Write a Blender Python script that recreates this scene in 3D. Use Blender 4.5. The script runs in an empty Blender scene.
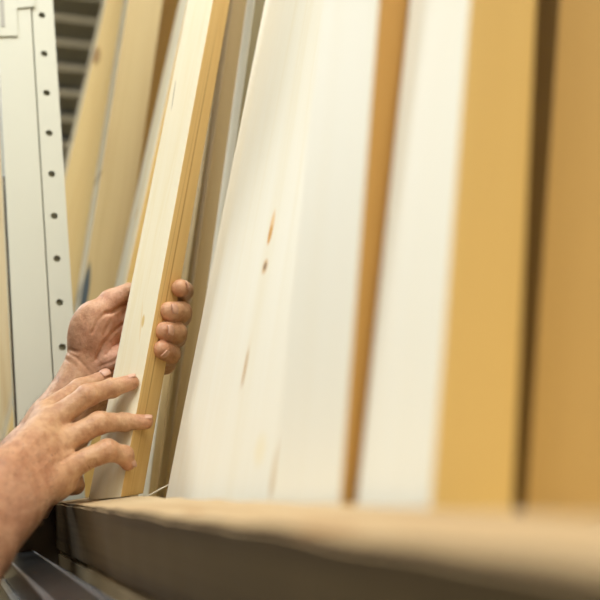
import bpy, bmesh, math, random
import numpy as np
from mathutils import Vector, Matrix, noise as mnoise

SC = bpy.context.scene
COL = SC.collection
random.seed(7)

# ------------------------------------------------------------------ camera frame
F = 760.0
def _n(v):
    v = np.array(v, float); return v / np.linalg.norm(v)
_Y = _n([-362., -188., -F])                 # direction of the rack's front beam
_p = np.array([-240., 150.]); _d = np.array([-20., 310.])
_t = -(_p @ _Y[:2] - F * _Y[2]) / (_d @ _Y[:2])
_v = _p + _t * _d
_Z = _n([_v[0], _v[1], -F])
_X = np.cross(_Y, _Z)
R = np.array([_X, _Y, _Z])                  # world = R @ camera-space
def ray(px, py): return np.array([px - 300., 300. - py, -F])
def C3(px, py, z): return ray(px, py) * (z / F)          # camera space point
def W(px, py, z): return R @ C3(px, py, z)                # world point
def on_x(px, py, X):                                      # point of the plane x = X seen there
    r = R @ ray(px, py); return r * (X / r[0])
def on_y(px, py, Yv):
    r = R @ ray(px, py); return r * (Yv / r[1])
def on_z(px, py, Zv):
    r = R @ ray(px, py); return r * (Zv / r[2])

cam_d = bpy.data.cameras.new('camera'); cam = bpy.data.objects.new('camera', cam_d); COL.objects.link(cam)
cam_d.sensor_width = 36; cam_d.lens = F / 600 * 36
cam_d.clip_start = 0.02; cam_d.clip_end = 60
cam_d.dof.use_dof = True; cam_d.dof.focus_distance = 0.75; cam_d.dof.aperture_fstop = 3.3
M = Matrix([list(R[0]), list(R[1]), list(R[2])]).to_4x4()
cam.matrix_world = M
SC.camera = cam

# ------------------------------------------------------------------ materials
def new_mat(name):
    m = bpy.data.materials.new(name); m.use_nodes = True
    nt = m.node_tree; b = nt.nodes['Principled BSDF']
    return m, nt, b
def plain(name, col, rough=.6, metal=0., var=.06, scale=20., bump=0., spec=.5):
    m, nt, b = new_mat(name); N = nt.nodes; L = nt.links
    tc = N.new('ShaderNodeTexCoord'); nz = N.new('ShaderNodeTexNoise')
    nz.inputs['Scale'].default_value = scale; nz.inputs['Detail'].default_value = 6
    L.new(tc.outputs['Object'], nz.inputs['Vector'])
    mx = N.new('ShaderNodeMix'); mx.data_type = 'RGBA'
    mx.inputs[6].default_value = (*[c * (1 - var) for c in col], 1)
    mx.inputs[7].default_value = (*[min(1, c * (1 + var)) for c in col], 1)
    L.new(nz.outputs['Fac'], mx.inputs[0]); L.new(mx.outputs[2], b.inputs['Base Color'])
    b.inputs['Roughness'].default_value = rough; b.inputs['Metallic'].default_value = metal
    b.inputs['Specular IOR Level'].default_value = spec
    if bump:
        bp = N.new('ShaderNodeBump'); bp.inputs['Strength'].default_value = bump; bp.inputs['Distance'].default_value = .002
        L.new(nz.outputs['Fac'], bp.inputs['Height']); L.new(bp.outputs[0], b.inputs['Normal'])
    return m

def wood(name, c_light, c_dark, ring=55., seed=0., rough=.62, contrast=.5, marks=(), edge=None, bump=.15):
    """pine: growth lines run along local Z; marks = [(axis, u, z, ru, rz, slant, colour, strength)]"""
    m, nt, b = new_mat(name); N = nt.nodes; L = nt.links
    tc = N.new('ShaderNodeTexCoord')
    def mapping(sc, loc=(0, 0, 0)):
        mp = N.new('ShaderNodeMapping'); mp.inputs['Scale'].default_value = sc; mp.inputs['Location'].default_value = loc
        L.new(tc.outputs['Object'], mp.inputs['Vector']); return mp
    def nz(sc, loc, scale, det=4, dist=0.):
        n_ = N.new('ShaderNodeTexNoise'); n_.inputs['Scale'].default_value = scale
        n_.inputs['Detail'].default_value = det; n_.inputs['Distortion'].default_value = dist
        L.new(mapping(sc, loc).outputs[0], n_.inputs['Vector']); return n_
    a = nz((1, 1, .035), (seed, seed * 1.7, seed * .3), ring, 3, .35)      # broad growth bands
    f = nz((1, 1, .012), (seed + 3, seed, 0), ring * 9, 3)                 # fine fibres
    c = nz((1, 1, .5), (seed + 9, 2, seed), 4., 2)                         # slow drift
    def ramp(src, stops):
        r = N.new('ShaderNodeValToRGB')
        while len(r.color_ramp.elements) < len(stops): r.color_ramp.elements.new(.5)
        for e, (p, v) in zip(r.color_ramp.elements, stops): e.position = p; e.color = (v, v, v, 1)
        L.new(src, r.inputs[0]); return r
    ra = ramp(a.outputs['Fac'], [(.38, 0), (.55, .35), (.62, 1), (.66, .1)])
    rf = ramp(f.outputs['Fac'], [(.35, 0), (.7, 1)])
    def math_(op, x, y, clamp=False):
        q = N.new('ShaderNodeMath'); q.operation = op; q.use_clamp = clamp
        for k, s in enumerate((x, y)):
            if isinstance(s, (int, float)): q.inputs[k].default_value = s
            else: L.new(s, q.inputs[k])
        return q.outputs[0]
    t = math_('ADD', math_('MULTIPLY', ra.outputs[0], .55 * contrast), math_('MULTIPLY', rf.outputs[0], .25 * contrast))
    t = math_('ADD', t, math_('MULTIPLY', c.outputs['Fac'], .25 * contrast), True)
    def mix(fac, c0, c1):
        x = N.new('ShaderNodeMix'); x.data_type = 'RGBA'
        for i, s in ((0, fac), (6, c0), (7, c1)):
            if isinstance(s, (tuple, list)): x.inputs[i].default_value = (*s, 1)
            else: L.new(s, x.inputs[i])
        return x.outputs[2]
    col = mix(t, c_light, c_dark)
    sep = N.new('ShaderNodeSeparateXYZ'); L.new(tc.outputs['Object'], sep.inputs[0])
    if edge is not None:                    # local +-Y faces: shade painted into plank edges, light into the beam top
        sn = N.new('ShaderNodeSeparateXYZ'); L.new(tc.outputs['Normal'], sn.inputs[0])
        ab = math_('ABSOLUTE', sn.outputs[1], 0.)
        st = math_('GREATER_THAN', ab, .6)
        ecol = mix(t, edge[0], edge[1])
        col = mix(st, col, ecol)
    for (ax, u, z, ru, rz, sl, mc, ms) in marks:
        du = math_('SUBTRACT', sep.outputs[ax], u)
        dz = math_('SUBTRACT', sep.outputs[2], z)
        du = math_('SUBTRACT', du, math_('MULTIPLY', dz, sl))
        e = math_('ADD', math_('POWER', math_('ABSOLUTE', math_('DIVIDE', du, ru), 0.), 2.),
                  math_('POWER', math_('ABSOLUTE', math_('DIVIDE', dz, rz), 0.), 2.))
        e = math_('ADD', e, math_('MULTIPLY', math_('SUBTRACT', f.outputs['Fac'], .5), .9))
        k = math_('MULTIPLY', math_('SUBTRACT', 1.15, e), ms * 1.6, True)
        col = mix(math_('MULTIPLY', k, ms, True), col, mc)
    L.new(col, b.inputs['Base Color'])
    b.inputs['Roughness'].default_value = rough
    b.inputs['Specular IOR Level'].default_value = .35
    bp = N.new('ShaderNodeBump'); bp.inputs['Strength'].default_value = bump; bp.inputs['Distance'].default_value = .0008
    L.new(t, bp.inputs['Height']); L.new(bp.outputs[0], b.inputs['Normal'])
    return m

# ------------------------------------------------------------------ object helpers
def link_mesh(name, bm, mat, parent=None, mw=None, smooth=False):
    me = bpy.data.meshes.new(name); bmesh.ops.recalc_face_normals(bm, faces=bm.faces); bm.to_mesh(me); bm.free()
    o = bpy.data.objects.new(name, me); COL.objects.link(o)
    for mm in (mat if isinstance(mat, (list, tuple)) else [mat]): me.materials.append(mm)
    if smooth:
        for p in me.polygons: p.use_smooth = True
    if parent: o.parent = parent
    if mw is not None: o.matrix_local = mw if parent else mw
    return o
def tag(o, label=None, cat=None, group=None, kind=None):
    if label: o['label'] = label
    if cat: o['category'] = cat
    if group: o['group'] = group
    if kind: o['kind'] = kind
    return o
def empty(name, loc):
    o = bpy.data.objects.new(name, None); COL.objects.link(o); o.location = loc; o.empty_display_size = .05; return o
def box_bm(x0, x1, y0, y1, z0, z1, bev=.0, bm=None, seg=2):
    own = bm or bmesh.new()
    t = bmesh.new()
    vs = [t.verts.new((x, y, z)) for x in (x0, x1) for y in (y0, y1) for z in (z0, z1)]
    for q in ((0, 1, 3, 2), (4, 6, 7, 5), (0, 4, 5, 1), (2, 3, 7, 6), (0, 2, 6, 4), (1, 5, 7, 3)):
        t.faces.new([vs[i] for i in q])
    bmesh.ops.recalc_face_normals(t, faces=t.faces)
    if bev: bmesh.ops.bevel(t, geom=t.edges[:], offset=bev, segments=seg, affect='EDGES', profile=.6)
    me = bpy.data.meshes.new('tmp'); t.to_mesh(me); t.free(); own.from_mesh(me); bpy.data.meshes.remove(me)
    return own
def cyl_bm(p0, p1, r0, r1=None, n=16, bm=None):
    bm = bm or bmesh.new(); r1 = r0 if r1 is None else r1
    p0, p1 = Vector(p0), Vector(p1); d = (p1 - p0).normalized()
    u = d.orthogonal().normalized(); v = d.cross(u)
    A = [bm.verts.new(p0 + (u * math.cos(2 * math.pi * i / n) + v * math.sin(2 * math.pi * i / n)) * r0) for i in range(n)]
    B = [bm.verts.new(p1 + (u * math.cos(2 * math.pi * i / n) + v * math.sin(2 * math.pi * i / n)) * r1) for i in range(n)]
    for i in range(n):
        j = (i + 1) % n; bm.faces.new((A[i], A[j], B[j], B[i]))
    bm.faces.new(A[::-1]); bm.faces.new(B)
    return bm

# ------------------------------------------------------------------ planks
K = .8                                     # distance of the rack plane, scaled with everything that stands in it
h_top = -.036 * K
DECK = -0.065 * K                              # top of the rack deck
def plank_frame(p0, p1, z0, yaw=0., ay=0., fit=None):
    """near long edge seen through p0 (depth z0) and p1 -> anchor, axis a, w (away), n (into the rack)"""
    A = W(*p0, z0); r = R @ ray(*p1); t = (A[1]) / r[1]; B = r * t
    def fr(t_):
        a = _n(r * t_ - A); a = a if a[2] > 0 else -a
        w = _n(np.array([0, 1., 0]) - a[1] * a); n_ = np.cross(w, a)
        c, s = math.cos(yaw), math.sin(yaw)
        return a, c * w - s * n_, c * n_ + s * w
    if fit:                                  # fit = (xl pixel, second pixel on the same long edge)
        (x1, y1), (x2, y2) = fit
        e1 = np.cross([x1, y1, 1.], [x2, y2, 1.]); e2 = np.cross([p0[0], p0[1], 1.], [p1[0], p1[1], 1.])
        v = np.cross(e1, e2); v = v / v[2]
        a = _n(R @ ray(v[0], v[1])); a = a if a[2] > 0 else -a
        w = _n(np.array([0, 1., 0]) - a[1] * a); n_ = np.cross(w, a)
        c, s = math.cos(yaw), math.sin(yaw)
        print('   fit a', a.round(3))
        return A, a, c * w - s * n_, c * n_ + s * w
    a, w, n_ = fr(t)
    return A, a, w, n_
def solve(A, e, a, px, py):
    """s so that the long line through A + s e passes over the pixel"""
    r = R @ ray(px, py)
    S = np.linalg.solve(np.array([e, a, -r]).T, -A)
    return S[0]
def plank(name, p0, p1, z0, xl, xr, mat, length=2.0, yaw=0., ay=0., xl2=None, base=None, Wd=None, Td=None, bev=.0015):
    """xl, xr = (pixel on the far left edge), (pixel on the right edge)"""
    A, a, w, n_ = plank_frame(p0, p1, z0, yaw, ay, (xl, xl2) if xl2 else None)
    wd = Wd or solve(A, w, a, *xl); td = Td or solve(A, n_, a, *xr)
    base = DECK if base is None else base
    # bring the anchor down so that the lowest corner of the foot stands on the deck
    corners = [A + i * wd * w + j * td * n_ for i in (0, 1) for j in (0, 1)]
    low = min(c[2] for c in corners)
    A2 = A + a * ((base + .0005 - low) / a[2])
    mw = Matrix([[n_[i], w[i], a[i], A2[i]] for i in range(3)] + [[0, 0, 0, 1]])
    bm = box_bm(0, td, 0, wd, 0, length, bev)
    for v in bm.verts:                      # the foot is cut level, flat on what it stands on
        if v.co.z < .01:
            h0 = A2[2] + n_[2] * v.co.x + w[2] * v.co.y
            v.co.z += (base + .0005 - h0) / a[2]
    o = link_mesh(name, bm, mat, mw=mw)
    o['_dims'] = 0; del o['_dims']
    print('PLANK', name, 'w %.3f t %.3f A %s a %s' % (wd, td, A2.round(3), a.round(3)))
    return o, (A2, a, w, n_, wd, td)
def mark_on(fr, px, py, face='w'):
    """local (u,z) of a pixel on the left (x=0) face or the right (y=0) face"""
    A, a, w, n_ = fr; e = w if face == 'w' else n_
    r = R @ ray(px, py)
    S = np.linalg.solve(np.array([e, a, -r]).T, -A); return S[0], S[1]
def marks_for(p0, p1, z0, xl, xr, yaw, ay, lst, base=None, Wd=None, Td=None, xl2=None):
    A, a, w, n_ = plank_frame(p0, p1, z0, yaw, ay, (xl, xl2) if xl2 else None)
    wd = Wd or solve(A, w, a, *xl); td = Td or solve(A, n_, a, *xr)
    base = DECK if base is None else base
    low = min((A + i * wd * w + j * td * n_)[2] for i in (0, 1) for j in (0, 1))
    A2 = A + a * ((base + .0005 - low) / a[2])
    out = []
    for (face, q0, q1, hw, colr, st) in lst:         # q0,q1 = pixel ends of the mark, hw half width (m)
        u0, z0_ = mark_on((A2, a, w, n_), *q0, face); u1, z1_ = mark_on((A2, a, w, n_), *q1, face)
        dz = (z1_ - z0_) or 1e-4
        out.append((1 if face == 'w' else 0, (u0 + u1) / 2, (z0_ + z1_) / 2, hw, abs(dz) / 2, (u1 - u0) / dz, colr, st))
    return out

PALE = (.82, .79, .66); PALE_D = (.74, .65, .42)
GOLD = (.84, .60, .23); GOLD_D = (.68, .42, .12)  # edge faces of the same pine, shade put into the colour
TAN = (.66, .53, .28); TAN_D = (.48, .33, .15)
def P(name, label, p0, p1, z0, xl, xr, light=PALE, dark=PALE_D, edge=(GOLD, GOLD_D), marks=(), yaw=0., ay=0., group=None,
      contrast=.5, ring=55., cat='plank', **kw):
    if name != 'batten':
        z0 *= K
        for q_ in ('Td', 'Wd'):
            if kw.get(q_): kw[q_] *= K
    mk = marks_for(p0, p1, z0, xl, xr, yaw, ay, marks, kw.get('base'), kw.get('Wd'), kw.get('Td'), kw.get('xl2')) if marks else ()
    m = wood('pine_' + name + '_%d' % int(p0[0]), light, dark, ring, seed=p0[0] * .13, contrast=contrast, marks=mk, edge=edge)
    o, inf = plank(name, p0, p1, z0, xl, xr, m, yaw=yaw, ay=ay, **kw)
    tag(o, label, cat, group)
    return o, inf

KN = (.42, .19, .04); KD = (.16, .08, .03)
# --- the two wide pale boards edge to edge in the middle
P('wide_board', 'wide pale pine board with two orange knots, leaning right of the held batten',
  (292, 500), (358, 0), .56, (165, 500), (296, 500), xl2=(265, 0), Td=.018, group=None, contrast=.5, ring=40,
  marks=[('w', (275, 208), (268, 247), .0062, (.72, .42, .12), .75), ('w', (272, 224), (268, 245), .0045, (.58, .27, .03), .95),
         ('w', (266, 258), (264, 275), .0068, (.60, .38, .16), .85), ('w', (265.6, 262), (264.4, 271), .0034, (.20, .11, .05), .95),
         ('w', (249, 347), (241, 390), .0026, (.42, .22, .06), .9), ('w', (252, 330), (238, 400), .004, (.72, .55, .3), .4),
         ('w', (283, 425), (269, 503), .006, (.55, .36, .14), .8), ('w', (262, 430), (258, 470), .012, (.80, .68, .38), .5)], cat='board')
P('board', 'pale knot-free board leaning against the wide knotty board, brown sawn edge to its right',
  (340, 500), (379, 0), .445, (271, 500), (353, 500), xl2=(322, 0), Td=.025, contrast=.25, ring=40, edge=((.58, .32, .08), (.44, .23, .05)), cat='board')
# --- near timbers
P('timber', 'thick squared timber with pale side and broad golden face, blurred in the foreground',
  (431, 500), (470, 0), .376, (356, 500), (514, 500), contrast=.3, ring=50, cat='timber')
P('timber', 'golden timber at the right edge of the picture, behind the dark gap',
  (527, 500), (560, 0), .425, (521, 500), (640, 500), Wd=.07, contrast=.3, ring=50, cat='timber', light=(.36, .23, .09), dark=(.25, .15, .05), edge=((.68, .46, .18), (.54, .33, .11)))  # dark side face puts the gap's shade into the colour

# --- planks beyond the hands
P('plank', 'pale plank with a yellow stripe just left of and behind the held batten',
  (124, 290), (188, 0), 1.30, (114, 290), (140, 290), contrast=.6, ring=70, Td=.03,
  marks=[('w', (181, 0), (96, 420), .006, (.78, .62, .28), .75), ('w', (139, 205), (134, 222), .01, (.62, .45, .2), .6)])
P('plank', 'brown planed plank with a blue-grey pen stroke, behind the hand and the hole-punched post',
  (79, 310), (128, 0), 1.42, (74, 310), (119, 310), edge=(TAN, TAN_D), contrast=.45,
  marks=[('n', (90, 262), (80, 325), .0054, (.05, .09, .13), .95), ('n', (100, 169), (98, 175), .004, (.1, .06, .02), .9)])
P('plank', 'plank with honey-coloured edge half hidden behind the brown pen-marked plank',
  (98, 310), (158, 0), 1.68, (94, 310), (150, 310), edge=((.5, .31, .09), (.38, .22, .06)), contrast=.45, Td=.06)
P('plank', 'yellow plank with a small dark knot, leaning behind the hole-punched post',
  (60, 200), (106, 0), 1.66, (56, 200), (112, 200), edge=((.78, .62, .30), (.66, .46, .18)), contrast=.5,
  marks=[('n', (98, 46), (95, 66), .008, (.3, .16, .06), .8)])
P('plank', 'narrow tan plank in the gap just right of the held batten',
  (150, 480), (208, 0), 1.12, (140, 480), (158, 480), edge=(TAN, TAN_D), contrast=.6, Td=None)
P('plank', 'brown plank standing behind the left edge of the wide knotty board',
  (166, 480), (233, 0), 1.17, (158, 480), (190, 480), edge=((.68, .52, .28), (.52, .37, .17)), light=(.6, .47, .28), dark=(.45, .33, .16), contrast=.7, Td=.035)
P('plank', 'pale-edged plank showing only at the top beside the wide knotty board',
  (228, 200), (255, 0), 1.14, (219, 200), (262, 200), edge=((.42, .37, .22), (.34, .28, .15)), contrast=.5, Td=.04)
_q = on_y(24, 330, 1.6); _k = on_y(1, 215, 1.6)
m_cb = wood('cream_board', (.86, .76, .52), (.66, .48, .22), 26, seed=6.3, contrast=.9, edge=None,
            marks=[(0, -(_q[0] + .03 - _k[0]), _k[2] + .30, .018, .045, 0, (.16, .08, .03), .95)])
cb = link_mesh('board', box_bm(-.42, 0, 0, .03, 0, 2.3, .002), m_cb, mw=Matrix.Translation((_q[0] + .03, 1.6, -.30)) @ Matrix.Rotation(math.radians(-1.5), 4, 'Y'))
tag(cb, 'cream board with a dark brown knot, left of the hole-punched post', 'board')
rs = link_mesh('rack_sill', box_bm(-.55, .10, 1.55, 1.70, -.34, -.3005, .003), wood('sill_wood', TAN, TAN_D, 30, seed=13))
tag(rs, 'low wooden sill under the cream board behind the post', 'sill')

P('board', 'added sheet filling the shaded gap right of the held batten',
  (235, 480), (300, 0), 1.24, (146, 480), (240, 480), edge=None, light=(.80, .64, .36), dark=(.66, .48, .22), contrast=.7, Td=.012, cat='board')  # backing sheet added to read as the shaded gap
# --- the batten in the hands
HB, HBinf = P('batten', 'planed pine batten held upright between two hands', (122, 490), (213, 0), .70, (90, 490), (144, 490), xl2=(188, 0),
  yaw=math.radians(35), base=h_top, contrast=.65, ring=90, light=(.80, .75, .58), dark=(.74, .64, .38), bev=.0008, Wd=None,
  edge=((.76, .53, .22), (.60, .36, .11)),
  marks=[('w', (176, 79), (171, 112), .0005, (.1, .07, .05), .95), ('w', (144, 314), (142, 328), .002, (.62, .42, .12), .8),
         ('w', (143, 300), (139, 345), .0012, (.74, .56, .26), .6),
         ('n', (222, 0), (131, 490), .0011, (.40, .22, .06), .8), ('n', (216, 20), (128, 470), .0007, (.46, .26, .08), .6)], cat='batten')

# ------------------------------------------------------------------ rack: beam, second board, deck, back
bt = DECK + .006
h_top = -.036 * K
XF, XB = .134 * K, .2070 * K
ye = on_x(53, 503, XF)[1]
print('beam end', ye, on_x(38, 540, XF), on_x(600, 567, XF))
BM = []
for (x, y, ru, rz) in ((117, 500, .006, .005), (196, 512, .008, .009), (330, 528, .010, .012)):
    g_ = on_z(x, y, h_top); BM.append((0, g_[0] - XF, ye - g_[1], ru, rz, .2, (.30, .16, .06), .8))
m_beam = wood('beam_wood', (.125, .084, .032), (.05, .03, .012), 30, seed=4.4, contrast=1.1, rough=.8, bump=.5, edge=((.52, .40, .235), (.38, .25, .12)),  # pale top and dark face carry the overhead light in their colour
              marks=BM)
def rough_board(name, x0, x1, y0, y1, z0, z1, mat, amp=.0012, bev=.002, seed=0, parent=None):
    """long sawn board along world Y; built along local Z, edges slightly ragged"""
    ln = y1 - y0; bm = box_bm(0, x1 - x0, 0, z1 - z0, 0, ln, 0)
    bmesh.ops.subdivide_edges(bm, edges=[e for e in bm.edges if abs(e.verts[0].co.z - e.verts[1].co.z) > ln * .5], cuts=160)
    bmesh.ops.bevel(bm, geom=[e for e in bm.edges if abs(e.verts[0].co.z - e.verts[1].co.z) > 1e-5 and len(e.link_faces) == 2 and abs(e.link_faces[0].normal.dot(e.link_faces[1].normal)) < .5],
                    offset=bev, segments=2, affect='EDGES')
    for v in bm.verts:
        q = mnoise.noise_vector(Vector((v.co.x * 20 + seed, v.co.y * 20, v.co.z * 28)))
        v.co.x += q.x * amp; v.co.y += q.y * amp
    # local x = world X, local y = world Z, local z = -world Y (right-handed)
    mw = Matrix(((1, 0, 0, x0), (0, 0, -1, y1), (0, 1, 0, z0), (0, 0, 0, 1)))
    return link_mesh(name, bm, mat, parent, mw)
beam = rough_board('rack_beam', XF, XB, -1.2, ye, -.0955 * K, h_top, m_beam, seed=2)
tag(beam, 'thick rough-sawn timber beam along the front of the plank rack', 'beam')
m_low = wood('low_wood', (.34, .26, .14), (.24, .17, .09), 30, seed=8.1, contrast=.7, rough=.8)
low = rough_board('rack_board', XF + .002, XB, -1.2, ye - .0, -.1165 * K, -.0985 * K, m_low, seed=5)
tag(low, 'thinner board under the thick front beam of the rack', 'board')
deck = rough_board('rack_deck', XB + .002, .92, -1.2, 2.1, DECK - .022, DECK, wood('deck_wood', TAN, TAN_D, 30, seed=3, contrast=.6), amp=.0, seed=9)
nb = rough_board('rack_deck', .02, XB - .0, .99, 2.0, DECK - .022, DECK, deck.data.materials[0], amp=0, seed=11)
tag(nb, 'wooden deck strip of the next rack bay behind the hole-punched post', 'shelf')
tag(deck, 'wooden deck the leaning planks stand on behind the front beam', 'shelf')

# ------------------------------------------------------------------ hole-punched metal post
m_post = plain('cream_paint', (.64, .66, .57), .45, var=.02, scale=8, bump=.02)
m_hole = plain('post_inside', (.34, .34, .25), .8)
m_trim = plain('dark_chrome', (.25, .27, .30), .18, metal=1., var=.5, scale=60)
YP = .93
pl = on_y(6, 200, YP)[0]; pg = on_y(43, 200, YP)[0]; pr = on_y(66, 200, YP)[0]
zb, ztp = -1.38, 1.6
hz = [on_y(x, y, YP) for x, y in ((38, 14), (42, 54), (45, 95), (49, 136), (53, 177), (56, 218), (60, 260), (64, 302))]
pitch = (hz[0][2] - hz[-1][2]) / 7; xh = sum(h[0] for h in hz) / 8
print('post', pl, pg, pr, 'pitch', pitch, 'xh', xh, [round(float(h[0]), 4) for h in hz])
post = empty('rack_post', (pg, YP, zb))
tag(post, 'off-white painted metal rack post with a column of round holes', 'post')
def loc(o, parent): o.parent = parent; o.matrix_parent_inverse = Matrix.Translation(parent.location).inverted(); return o
o = link_mesh('web', box_bm(pl, pg - .0007, YP, YP + .045, zb, ztp, .0015), m_post); loc(o, post)
# flange with real holes
bm = bmesh.new(); fx0, fx1 = pg + .0007, pr; rr = .0042; yf = YP + .0015; NS = 24
zs0 = hz[-1][2] - pitch * 24.5
nh = int((ztp - zs0) / pitch)
def sq(ang, cx, cz, hx0, hx1, hh):
    c, s = math.cos(ang), math.sin(ang); k = 1e9
    if c > 1e-9: k = min(k, (hx1 - cx) / c)
    if c < -1e-9: k = min(k, (hx0 - cx) / c)
    if s > 1e-9: k = min(k, hh / s)
    if s < -1e-9: k = min(k, -hh / s)
    return cx + c * k, cz + s * k
for i in range(nh):
    cz = zs0 + pitch * (i + .5); cx = min(max(xh, fx0 + .006), fx1 - .006)
    angs = sorted([2 * math.pi * k / NS for k in range(NS)] + [math.atan2(sz * pitch / 2, (sx - cx)) % (2 * math.pi) for sx in (fx0, fx1) for sz in (-1, 1)])
    inn = []; out = []; dp = []
    for a_ in angs:
        inn.append(bm.verts.new((cx + rr * math.cos(a_), yf, cz + rr * math.sin(a_))))
        dp.append(bm.verts.new((cx + rr * math.cos(a_), yf + .0022, cz + rr * math.sin(a_))))
        x_, z_ = sq(a_, cx, cz, fx0, fx1, pitch / 2); out.append(bm.verts.new((x_, yf, z_)))
    n_ = len(angs)
    for k in range(n_):
        j = (k + 1) % n_
        bm.faces.new((inn[k], inn[j], out[j], out[k])); bm.faces.new((inn[j], inn[k], dp[k], dp[j]))
bmesh.ops.remove_doubles(bm, verts=bm.verts, dist=1e-5)
box_bm(fx0, fx0 + .0015, yf + .0001, yf + .043, zb, zs0 + pitch * nh, 0, bm)
box_bm(fx1 - .0015, fx1, yf + .0001, yf + .043, zb, zs0 + pitch * nh, 0, bm)
o = link_mesh('flange', bm, m_post); loc(o, post)
o = link_mesh('channel', box_bm(fx0 + .0016, fx1 - .0016, yf + .0048, yf + .040, zb, ztp, 0), m_hole); loc(o, post)
o = link_mesh('trim_strip', box_bm(pl - .0022, pl - .0003, YP - .001, YP + .010, zb, .36, .0006), m_trim); loc(o, post)
# stepped bracket hooked over the post
yb = YP - .0022
pts = [on_y(x, y, yb) for x, y in ((-30, 36.5), (18, 36), (16.5, 7.5), (35, 6.5), (32, -60), (-30, -60))]
bm = bmesh.new()
f0 = [bm.verts.new((p[0], yb, p[2])) for p in pts]; f1 = [bm.verts.new((p[0], yb + .002, p[2])) for p in pts]
bm.faces.new(f0); bm.faces.new(f1[::-1])
for i in range(6): bm.faces.new((f0[i], f0[(i + 1) % 6], f1[(i + 1) % 6], f1[i]))
bmesh.ops.bevel(bm, geom=bm.edges[:], offset=.0005, segments=2, affect='EDGES')
br = link_mesh('bracket', bm, m_post)
tag(br, 'stepped metal bracket plate hooked over the top of the hole-punched post', 'bracket')
s0 = on_y(3, 27, yb); s1 = on_y(1, -30, yb)
bm = box_bm(s0[0] - .0025, s0[0] + .0025, yb - .0006, yb - .00005, s0[2], s1[2], .0002)
o = link_mesh('slot', bm, plain('slot_grey', (.42, .42, .38), .6)); o.parent = br

jb = link_mesh('beam_end_block', box_bm(.070, .157, ye + .003, .926, -.100, -.032, .002), plain('block_brown', (.09, .07, .045), .7, var=.3, scale=30))  # plain dark block filling the space past the beam's end
tag(jb, 'dark block filling the space between the end of the front beam and the hole-punched post', 'bracket')
# ------------------------------------------------------------------ stick
a0, a1 = on_x(146, 498, XB + .01), W(172, 483, .86)
st = link_mesh('splinter', cyl_bm(W(147, 496.5, .72), W(170, 484, .72), .0009, .0007, 8), wood('splinter_wood', PALE, PALE_D, 60, seed=1))
tag(st, 'thin pale splinter of wood lying in the gap beside the wide board foot', 'splinter')

# ------------------------------------------------------------------ crate at the bottom left
m_pl = plain('crate_blue', (.015, .035, .075), .25, var=.25, scale=30, bump=.05)
m_rim = plain('crate_rim', (.035, .04, .042), .28, metal=.5, var=.5, scale=70, bump=.4)
cr = empty('bin', (.05, .85, -1.38))
tag(cr, 'dark blue bin under the grey steel rail, below the reaching arms', 'bin')
rr_ = box_bm(.0575, .0850, -1.2, .865, -.0760, -.0735, .0006)
box_bm(.0575, .0600, -1.2, .865, -.0960, -.0762, .0006, rr_)
rl2 = link_mesh('steel_rail', rr_, m_rim)
tag(rl2, 'scuffed dark grey steel channel rail running under the front beam', 'rail')
m_glint = plain('glint_strip', (.55, .57, .60), .3, metal=.7, var=.4, scale=90)  # pale metal strips stand in for glints along the edges
ee = box_bm(.0572, .0588, -1.2, .8652, -.0742, -.0728, .0003); box_bm(.0838, .0853, -1.2, .8652, -.0740, -.0729, .0003, ee)
ed = link_mesh('glint_strip', ee, m_glint); ed.parent = rl2
CX0, CX1, CY0, CY1, CZ = -.06, .0555, .52, .865, -.098
def cpart(name, b, m): o = link_mesh(name, b, m); loc(o, cr); return o
bm = box_bm(CX0, CX1, CY0, CY1, -1.378, -1.37)
for q in ((CX0, CX0 + .003, CY0, CY1), (CX1 - .003, CX1, CY0, CY1), (CX0, CX1, CY0, CY0 + .003), (CX0, CX1, CY1 - .003, CY1)):
    box_bm(*q, -1.378, CZ - .003, .001, bm)
cpart('container', bm, m_pl)
bm = box_bm(CX0 - .003, CX0 + .006, CY0, CY1, CZ - .003, CZ, .001)
box_bm(CX1 - .026, CX1 + .003, CY0, CY1, CZ - .003, CZ, .001, bm)
box_bm(CX0, CX1, CY0 - .003, CY0 + .006, CZ - .003, CZ, .001, bm)
box_bm(CX0, CX1, CY1 - .016, CY1 + .003, CZ - .003, CZ, .001, bm)
cpart('rim', bm, m_rim)
bm = bmesh.new()
for k in range(1, 9):
    y = CY0 + (CY1 - CY0) * k / 9
    box_bm(CX1 - .0055, CX1 - .0031, y - .002, y + .002, -1.3, CZ - .004, .0004, bm)
cpart('rib', bm, m_rim)
bm = box_bm(CX1 - .0268, CX1 - .0255, CY0, CY1 - .016, CZ - .0005, CZ + .0009, .0003)
box_bm(CX0 + .006, CX1 - .026, CY1 - .0172, CY1 - .016, CZ - .0005, CZ + .0009, .0003, bm)
box_bm(CX1 - .0035, CX1 + .0031, CY0, CY1, CZ - .0005, CZ + .0006, .0002, bm)
cpart('glint_strip', bm, m_glint)

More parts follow.
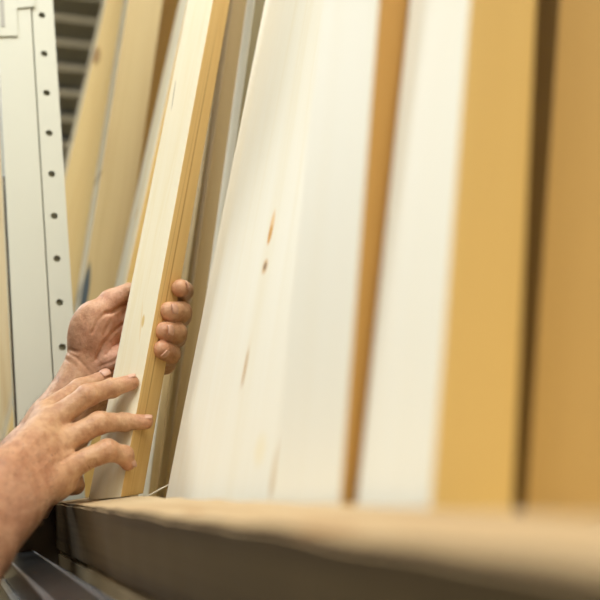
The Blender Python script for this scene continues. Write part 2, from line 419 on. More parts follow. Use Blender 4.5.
# ------------------------------------------------------------------ far slatted rack
m_sl = plain('slat_beige', (.50, .46, .35), .6); m_dk = plain('dark_grey_steel', (.035, .045, .055), .6, var=.3)
YS = 2.15
sr = empty('slatted_rack', (.3, YS, -1.38)); tag(sr, 'dark shelving rack with beige slats far behind the planks', 'shelving')
def spart(name, b, m): o = link_mesh(name, b, m); loc(o, sr); return o
zs = [on_y(75, y, YS)[2] for y in (19, 46, 73, 97, 119)]
stp = (zs[0] - zs[4]) / 4; print('slats', zs, stp)
for k in range(-4, 20):
    z = zs[0] - stp * (k)
    spart('slat', box_bm(-.1, 1.05, YS, YS + .10, z - .011, z + .011, .003), m_sl)
for x in (-.1, 1.02): spart('upright', box_bm(x, x + .04, YS + .11, YS + .15, -1.38, 1.75, .002), m_dk)
spart('back_panel', box_bm(-.1, 1.06, YS + .42, YS + .43, -1.38, 1.75), plain('slate_panel', (.05, .07, .085), .7, var=.3, scale=6))
bm = bmesh.new()
for k in range(24):
    x = -.08 + k * .048; box_bm(x, x + .012 + .01 * (k % 3), YS + .30, YS + .33, -1.38, 1.75, .001, bm)
spart('stored_rods', bm, plain('rods_grey', (.12, .13, .15), .4, var=.5, scale=5))

# ------------------------------------------------------------------ room shell
ZF, ZC = -1.38, 2.3
def wall(name, a_, m): o = link_mesh(name, box_bm(*a_), m); tag(o, kind='structure'); return o
wall('floor', (-3.2, 1.4, -2.6, 5.2, ZF - .1, ZF), plain('concrete', (.16, .155, .145), .5, var=.15, scale=3, bump=.05))
wall('ceiling', (-3.2, 1.4, -2.6, 5.2, ZC, ZC + .1), plain('ceiling_paint', (.55, .55, .53), .8))
wall('wall_right', (1.2, 1.4, -2.6, 5.2, ZF, ZC), plain('wall_olive', (.22, .20, .14), .8))
wall('wall_left', (-3.2, -3.0, -2.6, 5.2, ZF, ZC), plain('wall_cream', (.30, .28, .23), .8))
wall('wall_back', (-3.0, 1.2, 5.0, 5.2, ZF, ZC), plain('wall_grey', (.25, .26, .26), .8))
wall('wall_front', (-3.0, 1.2, -2.6, -2.4, ZF, ZC), plain('wall_tan', (.62, .50, .32), .8))
# rail the plank tops rest against
rl = link_mesh('top_rail', box_bm(.88, .92, -1.2, 2.1, 1.55, 1.61, .003), m_dk)
tag(rl, 'dark steel rail at the back of the plank rack', 'rail')
for yy in (-1.1, .6, 2.2):
    pass

# ------------------------------------------------------------------ aisle lamp and added fills
def area(name, loc_, size, size_y, power, col, target):
    l = bpy.data.lights.new(name, 'AREA'); l.shape = 'RECTANGLE'; l.size = size; l.size_y = size_y; l.energy = power; l.color = col
    o = bpy.data.objects.new(name, l); COL.objects.link(o); o.location = loc_
    o.rotation_euler = (Vector(target) - Vector(loc_)).to_track_quat('-Z', 'Y').to_euler(); return o
area('aisle_lamp', (-.42, .0, 1.65), .8, 2.4, 53, (.96, .96, .93), (-.02, .1, 0))
area('far_fill', (-.8, 2.3, 2.25), .5, 1.8, 75, (.92, .97, 1.0), (.1, 1.4, 0))  # unseen fill added to brighten the planks beyond the post
area('warm_fill', (.6, -1.5, 2.1), .8, 1.4, 34, (1.0, .86, .64), (.3, .6, .1))  # unseen warm fill added behind the camera for the golden faces
wd = bpy.data.worlds.new('world'); SC.world = wd; wd.use_nodes = True
wd.node_tree.nodes['Background'].inputs[0].default_value = (.8, .85, .9, 1); wd.node_tree.nodes['Background'].inputs[1].default_value = .12

#PERSON-BEGIN
# ------------------------------------------------------------------ the person: one continuous body grown from limb chains
def seg(P_, a, b, ra, rb):
    """signed distance to a tapered limb piece (camera-space or world, metres)"""
    a = np.asarray(a, np.float32); b = np.asarray(b, np.float32); ab = b - a
    h = np.clip(((P_ - a) @ ab) / max(float(ab @ ab), 1e-9), 0, 1)
    q = P_ - a - h[..., None] * ab
    return np.sqrt((q * q).sum(-1)) - (ra + (rb - ra) * h)
def ell(P_, c, rad, ax):
    """ellipsoid with axes ax (rows)"""
    q = (P_ - np.asarray(c, np.float32)) @ np.asarray(ax, np.float32).T
    rad = np.asarray(rad, np.float32); k0 = np.sqrt(((q / rad) ** 2).sum(-1)); k1 = np.sqrt(((q / rad ** 2) ** 2).sum(-1)) + 1e-9
    return k0 * (k0 - 1) / k1
def smin(a, b, k):
    h = np.clip(.5 + .5 * (b - a) / k, 0, 1); return b + (a - b) * h - k * h * (1 - h)
def smax(a, b, k): return -smin(-a, -b, k)
def chain(P_, pts, k=.003):
    d = None
    for (a, ra), (b, rb) in zip(pts[:-1], pts[1:]):
        s = seg(P_, a, b, ra, rb); d = s if d is None else smin(d, s, k)
    return d
def mesh_sdf(fn, lo, hi, vox):
    """surface nets on a block-sparse grid"""
    lo = np.array(lo); nb = 16
    n = [int(math.ceil((h - l) / vox / nb)) * nb for l, h in zip(lo, hi)]
    G = np.full(n, 1., np.float32)
    bx = [np.arange(k // nb) for k in n]
    B = np.stack(np.meshgrid(*bx, indexing='ij'), -1).reshape(-1, 3)
    cen = lo + (B * nb + nb / 2.) * vox
    dc = fn(cen.astype(np.float32)); lim = nb * vox * .5 * 1.7321 * 1.25 + .012
    off = np.stack(np.meshgrid(*[np.arange(nb)] * 3, indexing='ij'), -1)
    for (b, d) in zip(B, dc):
        sl = tuple(slice(q * nb, q * nb + nb) for q in b)
        if abs(d) > lim: G[sl] = d
        else: G[sl] = fn((lo + (off + b * nb) * vox).reshape(-1, 3).astype(np.float32)).reshape(nb, nb, nb)
    neg = G < 0
    c = [slice(None, -1), slice(1, None)]
    cnt = np.zeros([k - 1 for k in n], np.int8)
    for i in (0, 1):
        for j in (0, 1):
            for k in (0, 1): cnt += neg[c[i], c[j], c[k]]
    cells = np.argwhere((cnt > 0) & (cnt < 8))
    idx = -np.ones(cnt.shape, np.int32); idx[tuple(cells.T)] = np.arange(len(cells))
    acc = np.zeros((len(cells), 3)); num = np.zeros(len(cells))
    cor = [(i, j, k) for i in (0, 1) for j in (0, 1) for k in (0, 1)]
    for a in range(8):
        for b in range(a + 1, 8):
            if sum(abs(p - q) for p, q in zip(cor[a], cor[b])) != 1: continue
            va = G[tuple((cells + cor[a]).T)]; vb = G[tuple((cells + cor[b]).T)]
            m = (va < 0) != (vb < 0); t = np.where(m, va / np.where(va == vb, 1, va - vb), 0)
            acc += np.where(m[:, None], np.array(cor[a]) + t[:, None] * (np.array(cor[b]) - np.array(cor[a])), 0); num += m
    V = lo + (cells + acc / num[:, None]) * vox
    faces = []
    for ax in range(3):
        u, v = (ax + 1) % 3, (ax + 2) % 3
        s0 = [slice(1, -1)] * 3; s0[ax] = slice(0, -1)
        s1 = list(s0); s1[ax] = slice(1, None)
        A_ = neg[tuple(s0)]; B_ = neg[tuple(s1)]
        e = np.argwhere(A_ != B_); fl = A_[tuple(e.T)]
        base = e + np.array([0 if q == ax else 1 for q in range(3)])
        def at(du, dv):
            p = base.copy(); p[:, u] -= du; p[:, v] -= dv; return idx[tuple(p.T)]
        q = np.stack([at(1, 1), at(0, 1), at(0, 0), at(1, 0)], 1)
        q[~fl] = q[~fl][:, ::-1]; faces.append(q)
    Fq = np.concatenate(faces); Fq = Fq[(Fq >= 0).all(1)]
    return V, Fq
def build_mesh(name, VF, mat, parent=None, colfn=None):
    Vs, Fs, o0 = [], [], 0
    for V, Fq in VF: Vs.append(V); Fs.append(Fq + o0); o0 += len(V)
    V = np.concatenate(Vs); Fq = np.concatenate(Fs)
    me = bpy.data.meshes.new(name); me.vertices.add(len(V)); me.vertices.foreach_set('co', V.astype(np.float32).ravel())
    me.loops.add(Fq.size); me.loops.foreach_set('vertex_index', Fq.ravel().astype(np.int32))
    me.polygons.add(len(Fq)); me.polygons.foreach_set('loop_start', np.arange(0, Fq.size, 4, dtype=np.int32))
    me.polygons.foreach_set('loop_total', np.full(len(Fq), 4, np.int32)); me.polygons.foreach_set('use_smooth', np.ones(len(Fq), bool))
    me.update(calc_edges=True); me.validate()
    if colfn is not None:
        at = me.color_attributes.new('tone', 'FLOAT_COLOR', 'POINT'); c = colfn(V)
        at.data.foreach_set('color', np.concatenate([c, np.ones((len(c), 1))], 1).astype(np.float32).ravel())
    me.materials.append(mat)
    o = bpy.data.objects.new(name, me); COL.objects.link(o)
    if parent: o.parent = parent
    return o

q = lambda x, y, z: C3(x, y, z)
# right hand (nearer): back of the hand to us, fingertips on the batten
RW = q(1, 498, .606)
Rf = {
 'index':  [(q(50, 423, .694), .0119), (q(88, 395, .712), .0101), (q(112, 388, .728), .0089), (q(131, 382.5, .7355), .0077)],
 'middle': [(q(56, 446, .684), .0121), (q(99, 423, .705), .0101), (q(124, 422, .7195), .0083), (q(146, 422, .7265), .0069)],
 'ring':   [(q(62, 470, .673), .0114), (q(107, 450.5, .692), .0098), (q(124, 455, .703), .0082), (q(128, 463.5, .7040), .0068)],
 'little': [(q(56, 483, .668), .0106), (q(73, 481, .700), .0083), (q(76, 486, .718), .0071), (q(72, 489, .732), .0063)],
}
Rth = [(q(22, 462, .652), .0128), (q(45, 414, .712), .0121), (q(80, 389, .750), .0101), (q(104, 378.5, .768), .0080)]
RE = np.array([-.27, -.245, -.37]); RS = R.T @ np.array([-.25, .36, .10])
# left hand (farther): palm to us, fingers closing round the batten
def ql(x, y, z):                 # the batten leans away with height, so does the hand on it
    return C3(x, y, z + .0555 - .00034 * (y - 300))
LW = ql(85, 386, .800)
Lf = {
 'index':  [(ql(148, 309, .794), 0.01177), (ql(180, 298, .786), 0.01027), (ql(183, 291, .757), 0.01049), (ql(180.5, 288, .728), 0.00920)],
 'middle': [(ql(144, 326, .794), 0.01198), (ql(180, 316, .775), 0.01177), (ql(180.5, 312.5, .742), 0.01134), (ql(169, 311.5, .7225), 0.01006)],
 'ring':   [(ql(139, 344, .794), 0.01177), (ql(175, 337, .772), 0.01156), (ql(175.5, 333, .740), 0.01134), (ql(164.5, 331.5, .7205), 0.00984)],
 'little': [(ql(133, 363, .794), 0.01124), (ql(165, 364, .765), 0.01027), (ql(170, 354, .741), 0.01049), (ql(162, 349.5, .7210), 0.00920)],
}
Lth = [(ql(86, 352, .785), 0.01712), (ql(95, 322, .772), 0.01766), (ql(112, 302, .764), 0.01370), (ql(129, 291, .757), 0.00920)]
LE = np.array([-.345, -.31, -.70]); LS = R.T @ np.array([-.25, .76, .10])

def arm(P_, wr, el, sh, side, rw=.021, rf=.030):
    ax = (el - wr) / np.linalg.norm(el - wr)
    lat = side / np.linalg.norm(side); lat = lat - ax * (lat @ ax); lat /= np.linalg.norm(lat)
    m = wr + (el - wr) * .35; m2 = wr + (el - wr) * .72
    pa = [(wr + lat * .0115, rw), (wr + ax * .05 + lat * .012, rw * 1.1), (m + lat * .012, rf * 1.0), (m2 + lat * .012, rf * 1.22), (el + lat * .008, rf * 1.1)]
    pb = [(wr - lat * .0115, rw), (wr + ax * .05 - lat * .012, rw * 1.1), (m - lat * .012, rf * .97), (m2 - lat * .012, rf * 1.15), (el - lat * .008, rf * 1.1)]
    d = smin(chain(P_, pa, .01), chain(P_, pb, .01), .014)
    return smin(d, chain(P_, [(el, .037), (el + (sh - el) * .5, .044), (sh, .056)], .015), .02)
def hand(P_, wr, fg, th, lat, kpalm=.010, bulges=(), kweb=.008, grooves=(), kn_=1.05):
    names = ['index', 'middle', 'ring', 'little']
    palm = None
    wp = [wr + lat * o_ for o_ in (.018, .007, -.005, -.016)]
    for k, nm in enumerate(names):
        s = seg(P_, wp[k], fg[nm][0][0], .0165, fg[nm][0][1] * 1.12)
        palm = s if palm is None else smin(palm, s, kpalm)
    palm = smin(palm, seg(P_, th[0][0], fg['index'][0][0], .011, .0095), .012)
    for (c, rad, ax) in bulges: palm = smin(palm, ell(P_, c, rad, ax), .009)
    out = smin(palm, chain(P_, th, .004), kweb)
    for nm in names:
        pts = fg[nm]; c = chain(P_, pts, .0025)
        for i in (1, 2):                                  # knuckle swellings
            c = smin(c, np.sqrt(((P_ - pts[i][0]) ** 2).sum(-1)) - pts[i][1] * kn_, .003)
        # keep neighbours from melting together: blend only with the palm
        f2 = smin(palm, c, kweb if nm != 'x' else .004)
        out = smin(out, f2, .0008)
    px = 300 + P_[..., 0] / -P_[..., 2] * F; py = 300 - P_[..., 1] / -P_[..., 2] * F
    for (pl_, r_, dp, zmax) in grooves:                   # skin folds and veins on the side turned to us
        near = -P_[..., 2] < zmax
        dd = None
        for (x0, y0), (x1, y1) in zip(pl_[:-1], pl_[1:]):
            ux, uy = x1 - x0, y1 - y0; h = np.clip(((px - x0) * ux + (py - y0) * uy) / (ux * ux + uy * uy), 0, 1)
            e = np.hypot(px - x0 - h * ux, py - y0 - h * uy); dd = e if dd is None else np.minimum(dd, e)
        out = out + (dp * 1.35 * np.exp(-(dd / r_) ** 2) * near).astype(np.float32)
    return out
vup = np.array([0, 1., 0])
Rlat = q(50, 423, .694) - q(56, 483, .668); Rlat = Rlat / np.linalg.norm(Rlat)
Llat = q(148, 309, .794) - q(133, 363, .794); Llat = Llat / np.linalg.norm(Llat)
I3 = np.eye(3)
def frame(d, up):
    d = d / np.linalg.norm(d); u = up - d * (up @ d); u /= np.linalg.norm(u); return np.array([d, u, np.cross(d, u)])
R_bul = [(q(45, 470, .664), (.036, .025, .010), frame(q(62, 450, .684) - RW, Rlat)),
         (q(44, 484, .660), (.040, .0165, .015), frame(q(57, 485, .67) - RW, Rlat))]
L_bul = [(ql(93, 336, .772), (.040, .027, .016), frame(q(100, 318, .77) - q(92, 362, .782), np.array([-1., .3, 0]))),      # thenar
         (ql(112, 363, .782), (.032, .015, .014), frame(q(133, 363, .79) - LW, vup)),                                    # heel of the little-finger side
         (ql(122, 322, .778), (.027, .024, .012), frame(np.array([.3, 1., 0]), np.array([1., 0, 0])))]
L_gr = [([(130, 302), (121, 306), (112, 312), (106, 313)], 1.9, .0024, .835), ([(106, 313), (98, 320), (92, 333)], 1.4, .0007, .835),
        ([(127, 321), (114, 331), (102, 345), (96, 360)], 1.5, .0011, .835), ([(126, 339), (115, 345), (106, 355)], 1.3, .0008, .835),
        ([(124, 354), (112, 362), (100, 366)], 1.3, .0008, .835), ([(124, 366), (108, 372)], 1.3, .0007, .84),
        ([(66, 352), (76, 357), (88, 370), (98, 384)], 1.4, .0010, .85), ([(63, 358), (74, 364), (84, 378)], 1.2, .0007, .85),
        ([(110, 322), (104, 335)], 1.6, .0006, .835), ([(70, 350), (76, 352)], 2.2, .0015, .85)]
def wr_(x, y, dx, dy, n_=3, gap=2.6, ln=6, dp=.0006):
    """short creases across a knuckle"""
    L_ = math.hypot(dx, dy); dx, dy = dx / L_, dy / L_; o_ = []
    for k in range(n_):
        t_ = (k - (n_ - 1) / 2) * gap; cx, cy = x + dx * t_, y + dy * t_
        o_.append(([(cx - dy * ln, cy + dx * ln), (cx + dx * .8, cy + dy * .8), (cx + dy * ln, cy - dx * ln)], .9, dp, .80))
    return o_
R_gr = wr_(88, 388, 40, -22) + wr_(99, 418, 40, -8) + wr_(106, 446, 30, -8) + wr_(114, 381, 24, -6, 2, 2.4, 5, .0004) + wr_(126, 417, 20, 0, 2, 2.4, 5, .0004) \
    + wr_(92, 466, 25, -12, 4, 3.0, 5, .0009) \
    + [([(0, 470), (16, 452), (30, 446), (44, 432)], 3.2, -.0004, .72), ([(8, 492), (26, 478), (40, 470), (52, 458)], 3.4, -.0004, .72),
       ([(30, 446), (40, 456), (52, 458)], 3.0, -.0003, .72), ([(60, 462), (70, 456), (78, 450)], 1.6, .0010, .72), ([(20, 505), (38, 494), (52, 486)], 3.2, -.0003, .72)]
def tendon(fg, nm, t0=.15, t1=.9): return fg[nm][0][0]
def body_R(P_):
    d = hand(P_, RW, Rf, Rth, Rlat, bulges=R_bul, grooves=R_gr)
    # tendons and knuckles raise the back of the hand
    for nm in ('index', 'middle', 'ring', 'little'):
        k = Rf[nm][0][0] + np.array([-.002, .001, .0055])
        d = smin(d, np.sqrt(((P_ - k) ** 2).sum(-1)) - .0082, .008)
        w_ = RW + Rlat * {'index': .010, 'middle': .004, 'ring': -.003, 'little': -.009}[nm] + np.array([0, .003, .0150])
        d = smin(d, seg(P_, k + np.array([0, 0, .001]), k * .45 + w_ * .55, .0028, .0020), .007)
    return smin(d, arm(P_, RW, RE, RS, Rlat, .0225, .031), .022)
def body_L(P_):
    d = hand(P_, LW, Lf, Lth, Llat, bulges=L_bul, grooves=L_gr, kn_=.98)
    return smin(d, arm(P_, LW, LE, LS, Llat + np.array([-.3, 0, 0]), .0205, .028), .020)
# torso, neck, head and legs (world axes, facing +X)
def cw(v): return R.T @ np.array(v, float)
AX = R  # rows are world axes in camera space
SHR, SHL = np.array([-.25, .36, .10]), np.array([-.25, .76, .10]); MC = (SHR + SHL) / 2
FLOOR = -1.38
def wv(dx, dy, dz): return np.array([MC[0] + dx, MC[1] + dy, MC[2] + dz])
def body_T(Q):           # Q world space
    d = ell(Q, wv(-.02, 0, -.14), (.125, .185, .24), I3)
    d = smin(d, ell(Q, wv(-.01, 0, -.42), (.12, .165, .20), I3), .06)
    d = smin(d, ell(Q, wv(-.02, 0, -.55), (.125, .175, .12), I3), .05)
    d = smin(d, seg(Q, SHR, SHL, .060, .060), .05)
    d = smin(d, seg(Q, wv(-.01, 0, .04), wv(.02, 0, .16), .058, .052), .03)
    h = ell(Q, wv(.03, 0, .25), (.098, .076, .118), I3)
    h = smin(h, ell(Q, wv(.075, 0, .185), (.045, .045, .045), I3), .03)
    h = smin(h, seg(Q, wv(.122, 0, .255), wv(.142, 0, .225), .008, .013), .01)
    for s_ in (-1, 1):
        h = smin(h, ell(Q, wv(.025, s_ * .078, .235), (.018, .008, .032), I3), .006)
        h = smax(h, -(np.sqrt(((Q - wv(.125, s_ * .031, .258)) ** 2).sum(-1)) - .013), .008)
        h = smin(h, np.sqrt(((Q - wv(.108, s_ * .031, .257)) ** 2).sum(-1)) - .0125, .002)
    h = smin(h, ell(Q, wv(.118, 0, .190), (.012, .024, .006), I3), .004)
    d = smin(d, h, .02)
    for s_ in (-1, 1):
        hp = wv(-.02, s_ * .09, -.58); kn = wv(.02, s_ * .10, -1.0); an = wv(-.03, s_ * .10, FLOOR - MC[2] + .08); to = wv(.12, s_ * .115, FLOOR - MC[2] + .035)
        d = smin(d, chain(Q, [(hp, .088), (kn, .056), (an, .038)], .03), .04)
        d = smin(d, seg(Q, an - np.array([.02, 0, .04]), to, .036, .030), .02)
    return d
def col_cam(V):          # pigment: redder knuckles, palm and fingertips; pale nails
    n_ = len(V); base = np.array([.58, .365, .21]); c = np.tile(base, (n_, 1))
    def blend(c, w, t): return c * (1 - w[:, None]) + np.array(t) * w[:, None]
    def g(p, r_): return np.exp(-((V - p) ** 2).sum(1) / (r_ * r_))
    for p, r_, w in ((ql(104, 335, .77), .036, .75), (ql(118, 300, .757), .017, .6), (ql(118, 360, .775), .030, .75)):
        c = blend(c, w * np.clip(g(p, r_), 0, 1), (.84, .50, .37))
    for fg in (Rf, Lf):
        for nm, pts in fg.items():
            c = blend(c, .42 * g(pts[1][0], .010), (.55, .23, .13)); c = blend(c, .5 * g(pts[3][0], .012), (.62, .27, .17))
    c = blend(c, .35 * g(Rth[3][0], .012), (.70, .40, .30))
    for p in (q(10, 515, .57), q(30, 470, .64), q(15, 480, .62)):
        c = blend(c, .38 * g(p, .035), (.54, .26, .16))
    for p, r_, w in ((RW + (RE - RW) * .02, .045, .4), (RW + (RE - RW) * .12, .06, .62), (RW + (RE - RW) * .4, .08, .62), (LW + (LE - LW) * .3, .09, .5)):
        c = blend(c, w * g(p, r_), (.50, .265, .165))
    return c
m_skin, nt, b = new_mat('skin'); N = nt.nodes; L = nt.links
at = N.new('ShaderNodeAttribute'); at.attribute_name = 'tone'
tc = N.new('ShaderNodeTexCoord')
n1 = N.new('ShaderNodeTexNoise'); n1.inputs['Scale'].default_value = 70; n1.inputs['Detail'].default_value = 8; n1.inputs['Roughness'].default_value = .65
n2 = N.new('ShaderNodeTexVoronoi'); n2.inputs['Scale'].default_value = 620; n2.feature = 'DISTANCE_TO_EDGE'
n3 = N.new('ShaderNodeTexNoise'); n3.inputs['Scale'].default_value = 260; n3.inputs['Detail'].default_value = 5
for x in (n1, n2, n3): L.new(tc.outputs['Object'], x.inputs['Vector'])
mx = N.new('ShaderNodeMix'); mx.data_type = 'RGBA'; mx.blend_type = 'MULTIPLY'; mx.inputs[0].default_value = 1
rp = N.new('ShaderNodeValToRGB'); rp.color_ramp.elements[0].position = .36; rp.color_ramp.elements[0].color = (.76, .63, .56, 1)
rp.color_ramp.elements[1].position = .60; rp.color_ramp.elements[1].color = (1.06, 1.04, 1.02, 1)
L.new(n1.outputs['Fac'], rp.inputs[0]); L.new(at.outputs['Color'], mx.inputs[6]); L.new(rp.outputs[0], mx.inputs[7])
L.new(mx.outputs[2], b.inputs['Base Color'])
b.inputs['Roughness'].default_value = .48; b.inputs['Specular IOR Level'].default_value = .45
b.inputs['Subsurface Weight'].default_value = .12; b.inputs['Subsurface Radius'].default_value = (1, .35, .2); b.inputs['Subsurface Scale'].default_value = .006
ad = N.new('ShaderNodeMath'); ad.operation = 'ADD'; ml = N.new('ShaderNodeMath'); ml.operation = 'MULTIPLY'; ml.inputs[1].default_value = 2.2
L.new(n1.outputs['Fac'], ml.inputs[0]); L.new(ml.outputs[0], ad.inputs[0]); L.new(n3.outputs['Fac'], ad.inputs[1])
bp = N.new('ShaderNodeBump'); bp.inputs['Strength'].default_value = .55; bp.inputs['Distance'].default_value = .0012
L.new(ad.outputs[0], bp.inputs['Height']); L.new(bp.outputs[0], b.inputs['Normal'])

def part_of(fn, lo, hi, vox):
    V, Fq = mesh_sdf(fn, lo, hi, vox); return V, Fq
VOX = .0012
def cbox(pts, pad):
    A_ = np.array(pts); return A_.min(0) - pad, A_.max(0) + pad
rp_ = [p for v_ in Rf.values() for p, _ in v_] + [p for p, _ in Rth] + [RW, RW + (RE - RW) * .55]
lp_ = [p for v_ in Lf.values() for p, _ in v_] + [p for p, _ in Lth] + [LW, LW + (LE - LW) * .55]
VF = []
Rcut = RW + (RE - RW) * .5; Rdir = (RE - RW) / np.linalg.norm(RE - RW)
Lcut = LW + (LE - LW) * .5; Ldir = (LE - LW) / np.linalg.norm(LE - LW)
for fn, pts, cut, dr in ((body_R, rp_, Rcut, Rdir), (body_L, lp_, Lcut, Ldir)):
    lo, hi = cbox(pts, .05)
    f_ = (lambda fn, cut, dr: lambda P_: smax(fn(P_), ((P_ - cut) @ dr).astype(np.float32), .004))(fn, cut, dr)
    V, Fq = mesh_sdf(f_, lo, hi, VOX); VF.append((V, Fq)); print('hand verts', len(V))
camV = [VF[0][0], VF[1][0]]
tones = [col_cam(v_) for v_ in camV]
def coarse(Q):
    Pc = (Q @ R).astype(np.float32)          # world -> camera space
    d = body_T(Q)
    for wr, el, sh in ((RW, RE, RS), (LW, LE, LS)):
        st_ = wr + (el - wr) * .47
        a_ = chain(Pc, [(st_, .0385), (wr + (el - wr) * .72, .044), (el, .038), (el + (sh - el) * .5, .046), (sh, .058)], .02)
        d = smin(d, a_, .02)
    return d
Vt, Ft = mesh_sdf(coarse, (-.75, -.05, FLOOR - .0), (.0, 1.0, .5), .010)
allVF = [((VF[0][0] @ R.T), VF[0][1]), ((VF[1][0] @ R.T), VF[1][1]), (Vt, Ft)]
tone = np.concatenate(tones + [np.tile([.60, .365, .225], (len(Vt), 1))])
person = build_mesh('person', allVF, m_skin, colfn=lambda V: tone)
tag(person, 'person reaching in from the left, both hands holding the upright pine batten', 'person')
# clothes: offset shells of the same body
m_shirt = plain('shirt_navy', (.03, .04, .06), .9, var=.2, scale=60, bump=.3); m_tr = plain('trousers', (.04, .045, .05), .9, var=.2, scale=60)
def shirt(Q):
    Pc = (Q @ R).astype(np.float32); d = ell(Q, wv(-.02, 0, -.14), (.135, .195, .245), I3)
    d = smin(d, ell(Q, wv(-.01, 0, -.42), (.135, .18, .22), I3), .06); d = smin(d, seg(Q, SHR, SHL, .072, .072), .05)
    for el, sh in ((RE, RS), (LE, LS)): d = smin(d, seg(Pc, sh, el + (sh - el) * .28, .072, .060), .03)
    d = smax(d, (wv(0, 0, -.56)[2] - Q[:, 2]).astype(np.float32), .01)
    return d
build_mesh('shirt', [mesh_sdf(shirt, (-.75, -.05, -.70), (-.1, 1.0, .3), .012)], m_shirt, person)
def trou(Q):
    d = ell(Q, wv(-.02, 0, -.55), (.138, .188, .13), I3)
    for s_ in (-1, 1):
        d = smin(d, chain(Q, [(wv(-.02, s_ * .09, -.58), .100), (wv(.02, s_ * .10, -1.0), .070), (wv(-.03, s_ * .10, FLOOR - MC[2] + .09), .058)], .03), .04)
    return smax(d, (FLOOR + .08 - Q[:, 2]).astype(np.float32), .01)
build_mesh('trousers', [mesh_sdf(trou, (-.75, -.05, FLOOR), (-.2, 1.0, -.3), .012)], m_tr, person)
def hairf(Q):
    d = ell(Q, wv(.018, 0, .265), (.106, .083, .118), I3)
    d = smax(d, (Q[:, 0] * .8 - (MC[0] + .06) * .8 - (Q[:, 2] - MC[2] - .27) * .6).astype(np.float32), .01)
    return smax(d, (MC[2] + .20 - Q[:, 2]).astype(np.float32), .01)
build_mesh('hair', [mesh_sdf(hairf, (-.65, .3, .2), (-.25, .75, .5), .008)], plain('hair_brown', (.06, .04, .025), .7, var=.4, scale=150, bump=.6), person)
for s_ in (-1, 1):
    def shoe(Q, s_=s_):
        d = seg(Q, wv(-.05, s_ * .10, FLOOR - MC[2] + .048), wv(.125, s_ * .115, FLOOR - MC[2] + .040), .046, .040)
        return smax(d, (FLOOR + .002 - Q[:, 2]).astype(np.float32), .004)
    build_mesh('shoe', [mesh_sdf(shoe, (-.70, .2, FLOOR - .01), (-.2, .8, FLOOR + .15), .008)], m_shirt, person)

# fine hair on both forearms and on the back of the near hand
rng = np.random.RandomState(3); hv = []; hf = []
me_ = person.data; no = np.empty(len(me_.vertices) * 3, np.float32); me_.vertex_normals.foreach_get('vector', no); no = no.reshape(-1, 3)
co = np.empty(len(me_.vertices) * 3, np.float32); me_.vertices.foreach_get('co', co); co = co.reshape(-1, 3)
for (i0_, n0_, wr, el, a0_, cnt) in ((0, len(VF[0][0]), RW, RE, -.055, 900), (len(VF[0][0]), len(VF[1][0]), LW, LE, .012, 700)):
    ws = R @ wr; dr = R @ ((el - wr) / np.linalg.norm(el - wr))
    tt = (co[i0_:i0_ + n0_] - ws) @ dr
    sel = np.where((tt > a0_) & (tt < .11))[0] + i0_
    for v_ in rng.choice(sel, cnt, replace=False):
        nn_ = no[v_]; p = co[v_]
        tg = -dr + rng.normal(0, .45, 3); tg = tg - nn_ * (tg @ nn_); tg /= np.linalg.norm(tg) + 1e-9
        ln = rng.uniform(.004, .009); sd = np.cross(nn_, tg) * 8e-5
        m1 = p + nn_ * ln * .28 + tg * ln * .5; e1 = p + nn_ * ln * .36 + tg * ln
        k = len(hv); p0_ = p - nn_ * .0003
        hv += [p0_ - sd, p0_ + sd, p0_ + nn_ * 1.2e-4, m1 - sd * .8, m1 + sd * .8, m1 + nn_ * 1e-4, e1]
        hf += [(k, k + 1, k + 4, k + 3), (k + 1, k + 2, k + 5, k + 4), (k + 2, k, k + 3, k + 5), (k + 3, k + 4, k + 6), (k + 4, k + 5, k + 6), (k + 5, k + 3, k + 6)]
hm = bpy.data.meshes.new('arm_hair'); hm.from_pydata([tuple(map(float, v_)) for v_ in hv], [], hf)
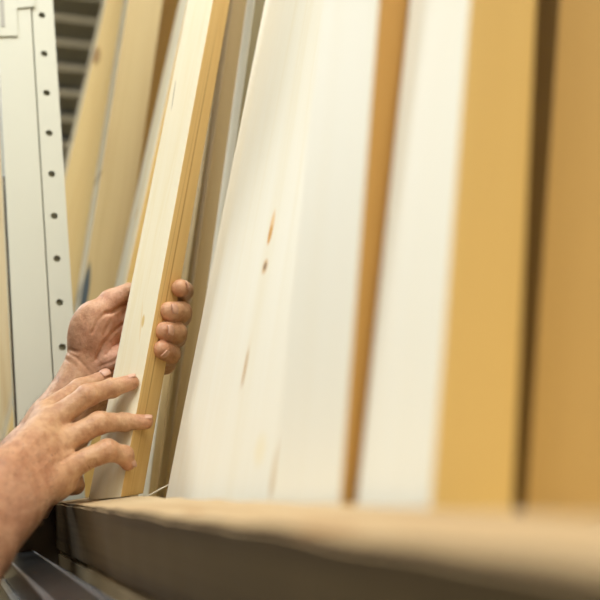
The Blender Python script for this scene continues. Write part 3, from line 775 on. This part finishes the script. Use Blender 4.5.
hm.materials.append(plain('arm_hair', (.16, .09, .045), .5, var=.3, scale=80))
ho = bpy.data.objects.new('arm_hair', hm); COL.objects.link(ho); ho.parent = person; ho['kind'] = 'stuff'

# fingernails: thin curved plates on the backs of the visible fingertips
m_nail = plain('nail', (.60, .345, .235), .4, var=.05, scale=40, spec=.6)
def nail(tip, dip, nrm, r_, ln=.0095, wd=.0095, fwd=.15):
    tip = np.array(tip); d = tip - dip; d /= np.linalg.norm(d); n0 = nrm - d * (nrm @ d); n0 /= np.linalg.norm(n0); s_ = np.cross(d, n0)
    bm = bmesh.new(); g = []
    for i in range(7):
        row = []
        for j in range(7):
            u = i / 6 - .5; v = j / 6 - .5
            an = v * 2 * (wd / 2 / r_) * 1.05
            ff = (1 - (2 * v) ** 2 * .25 * (1 if u > 0 else .6))
            p = tip + d * (u * ln * ff + fwd * r_) + (n0 * math.cos(an) + s_ * math.sin(an)) * (r_ * (1.035 - .36 * u * u) + .0001)
            row.append(bm.verts.new(R @ p))
        g.append(row)
    for i in range(6):
        for j in range(6): bm.faces.new((g[i][j], g[i + 1][j], g[i + 1][j + 1], g[i][j + 1]))
    o = link_mesh('fingernail', bm, m_nail, person, smooth=True)
    sm = o.modifiers.new('thick', 'SOLIDIFY'); sm.thickness = .0012; sm.offset = -1
    return o
for nm, nv in (('index', (.95, .3, .1)), ('middle', (-.1, .15, 1.)), ('ring', (-.1, .15, 1.)), ('little', (-.1, .15, 1.))):
    nail(Lf[nm][3][0], Lf[nm][2][0], np.array(nv), Lf[nm][3][1], fwd=.35)
for nm, nv in (('index', (.1, 1., .15)), ('middle', (.1, 1., .2)), ('ring', (1., .1, .0))):
    nail(Rf[nm][3][0], Rf[nm][2][0], np.array(nv), Rf[nm][3][1])
nail(Rth[3][0], Rth[2][0], np.array((-.1, .6, .8)), Rth[3][1])
#PERSON-END

vs = SC.view_settings; vs.view_transform = 'Standard'; vs.look = 'None'; vs.gamma = 1; vs.use_curve_mapping = False
vs.exposure = 0.0
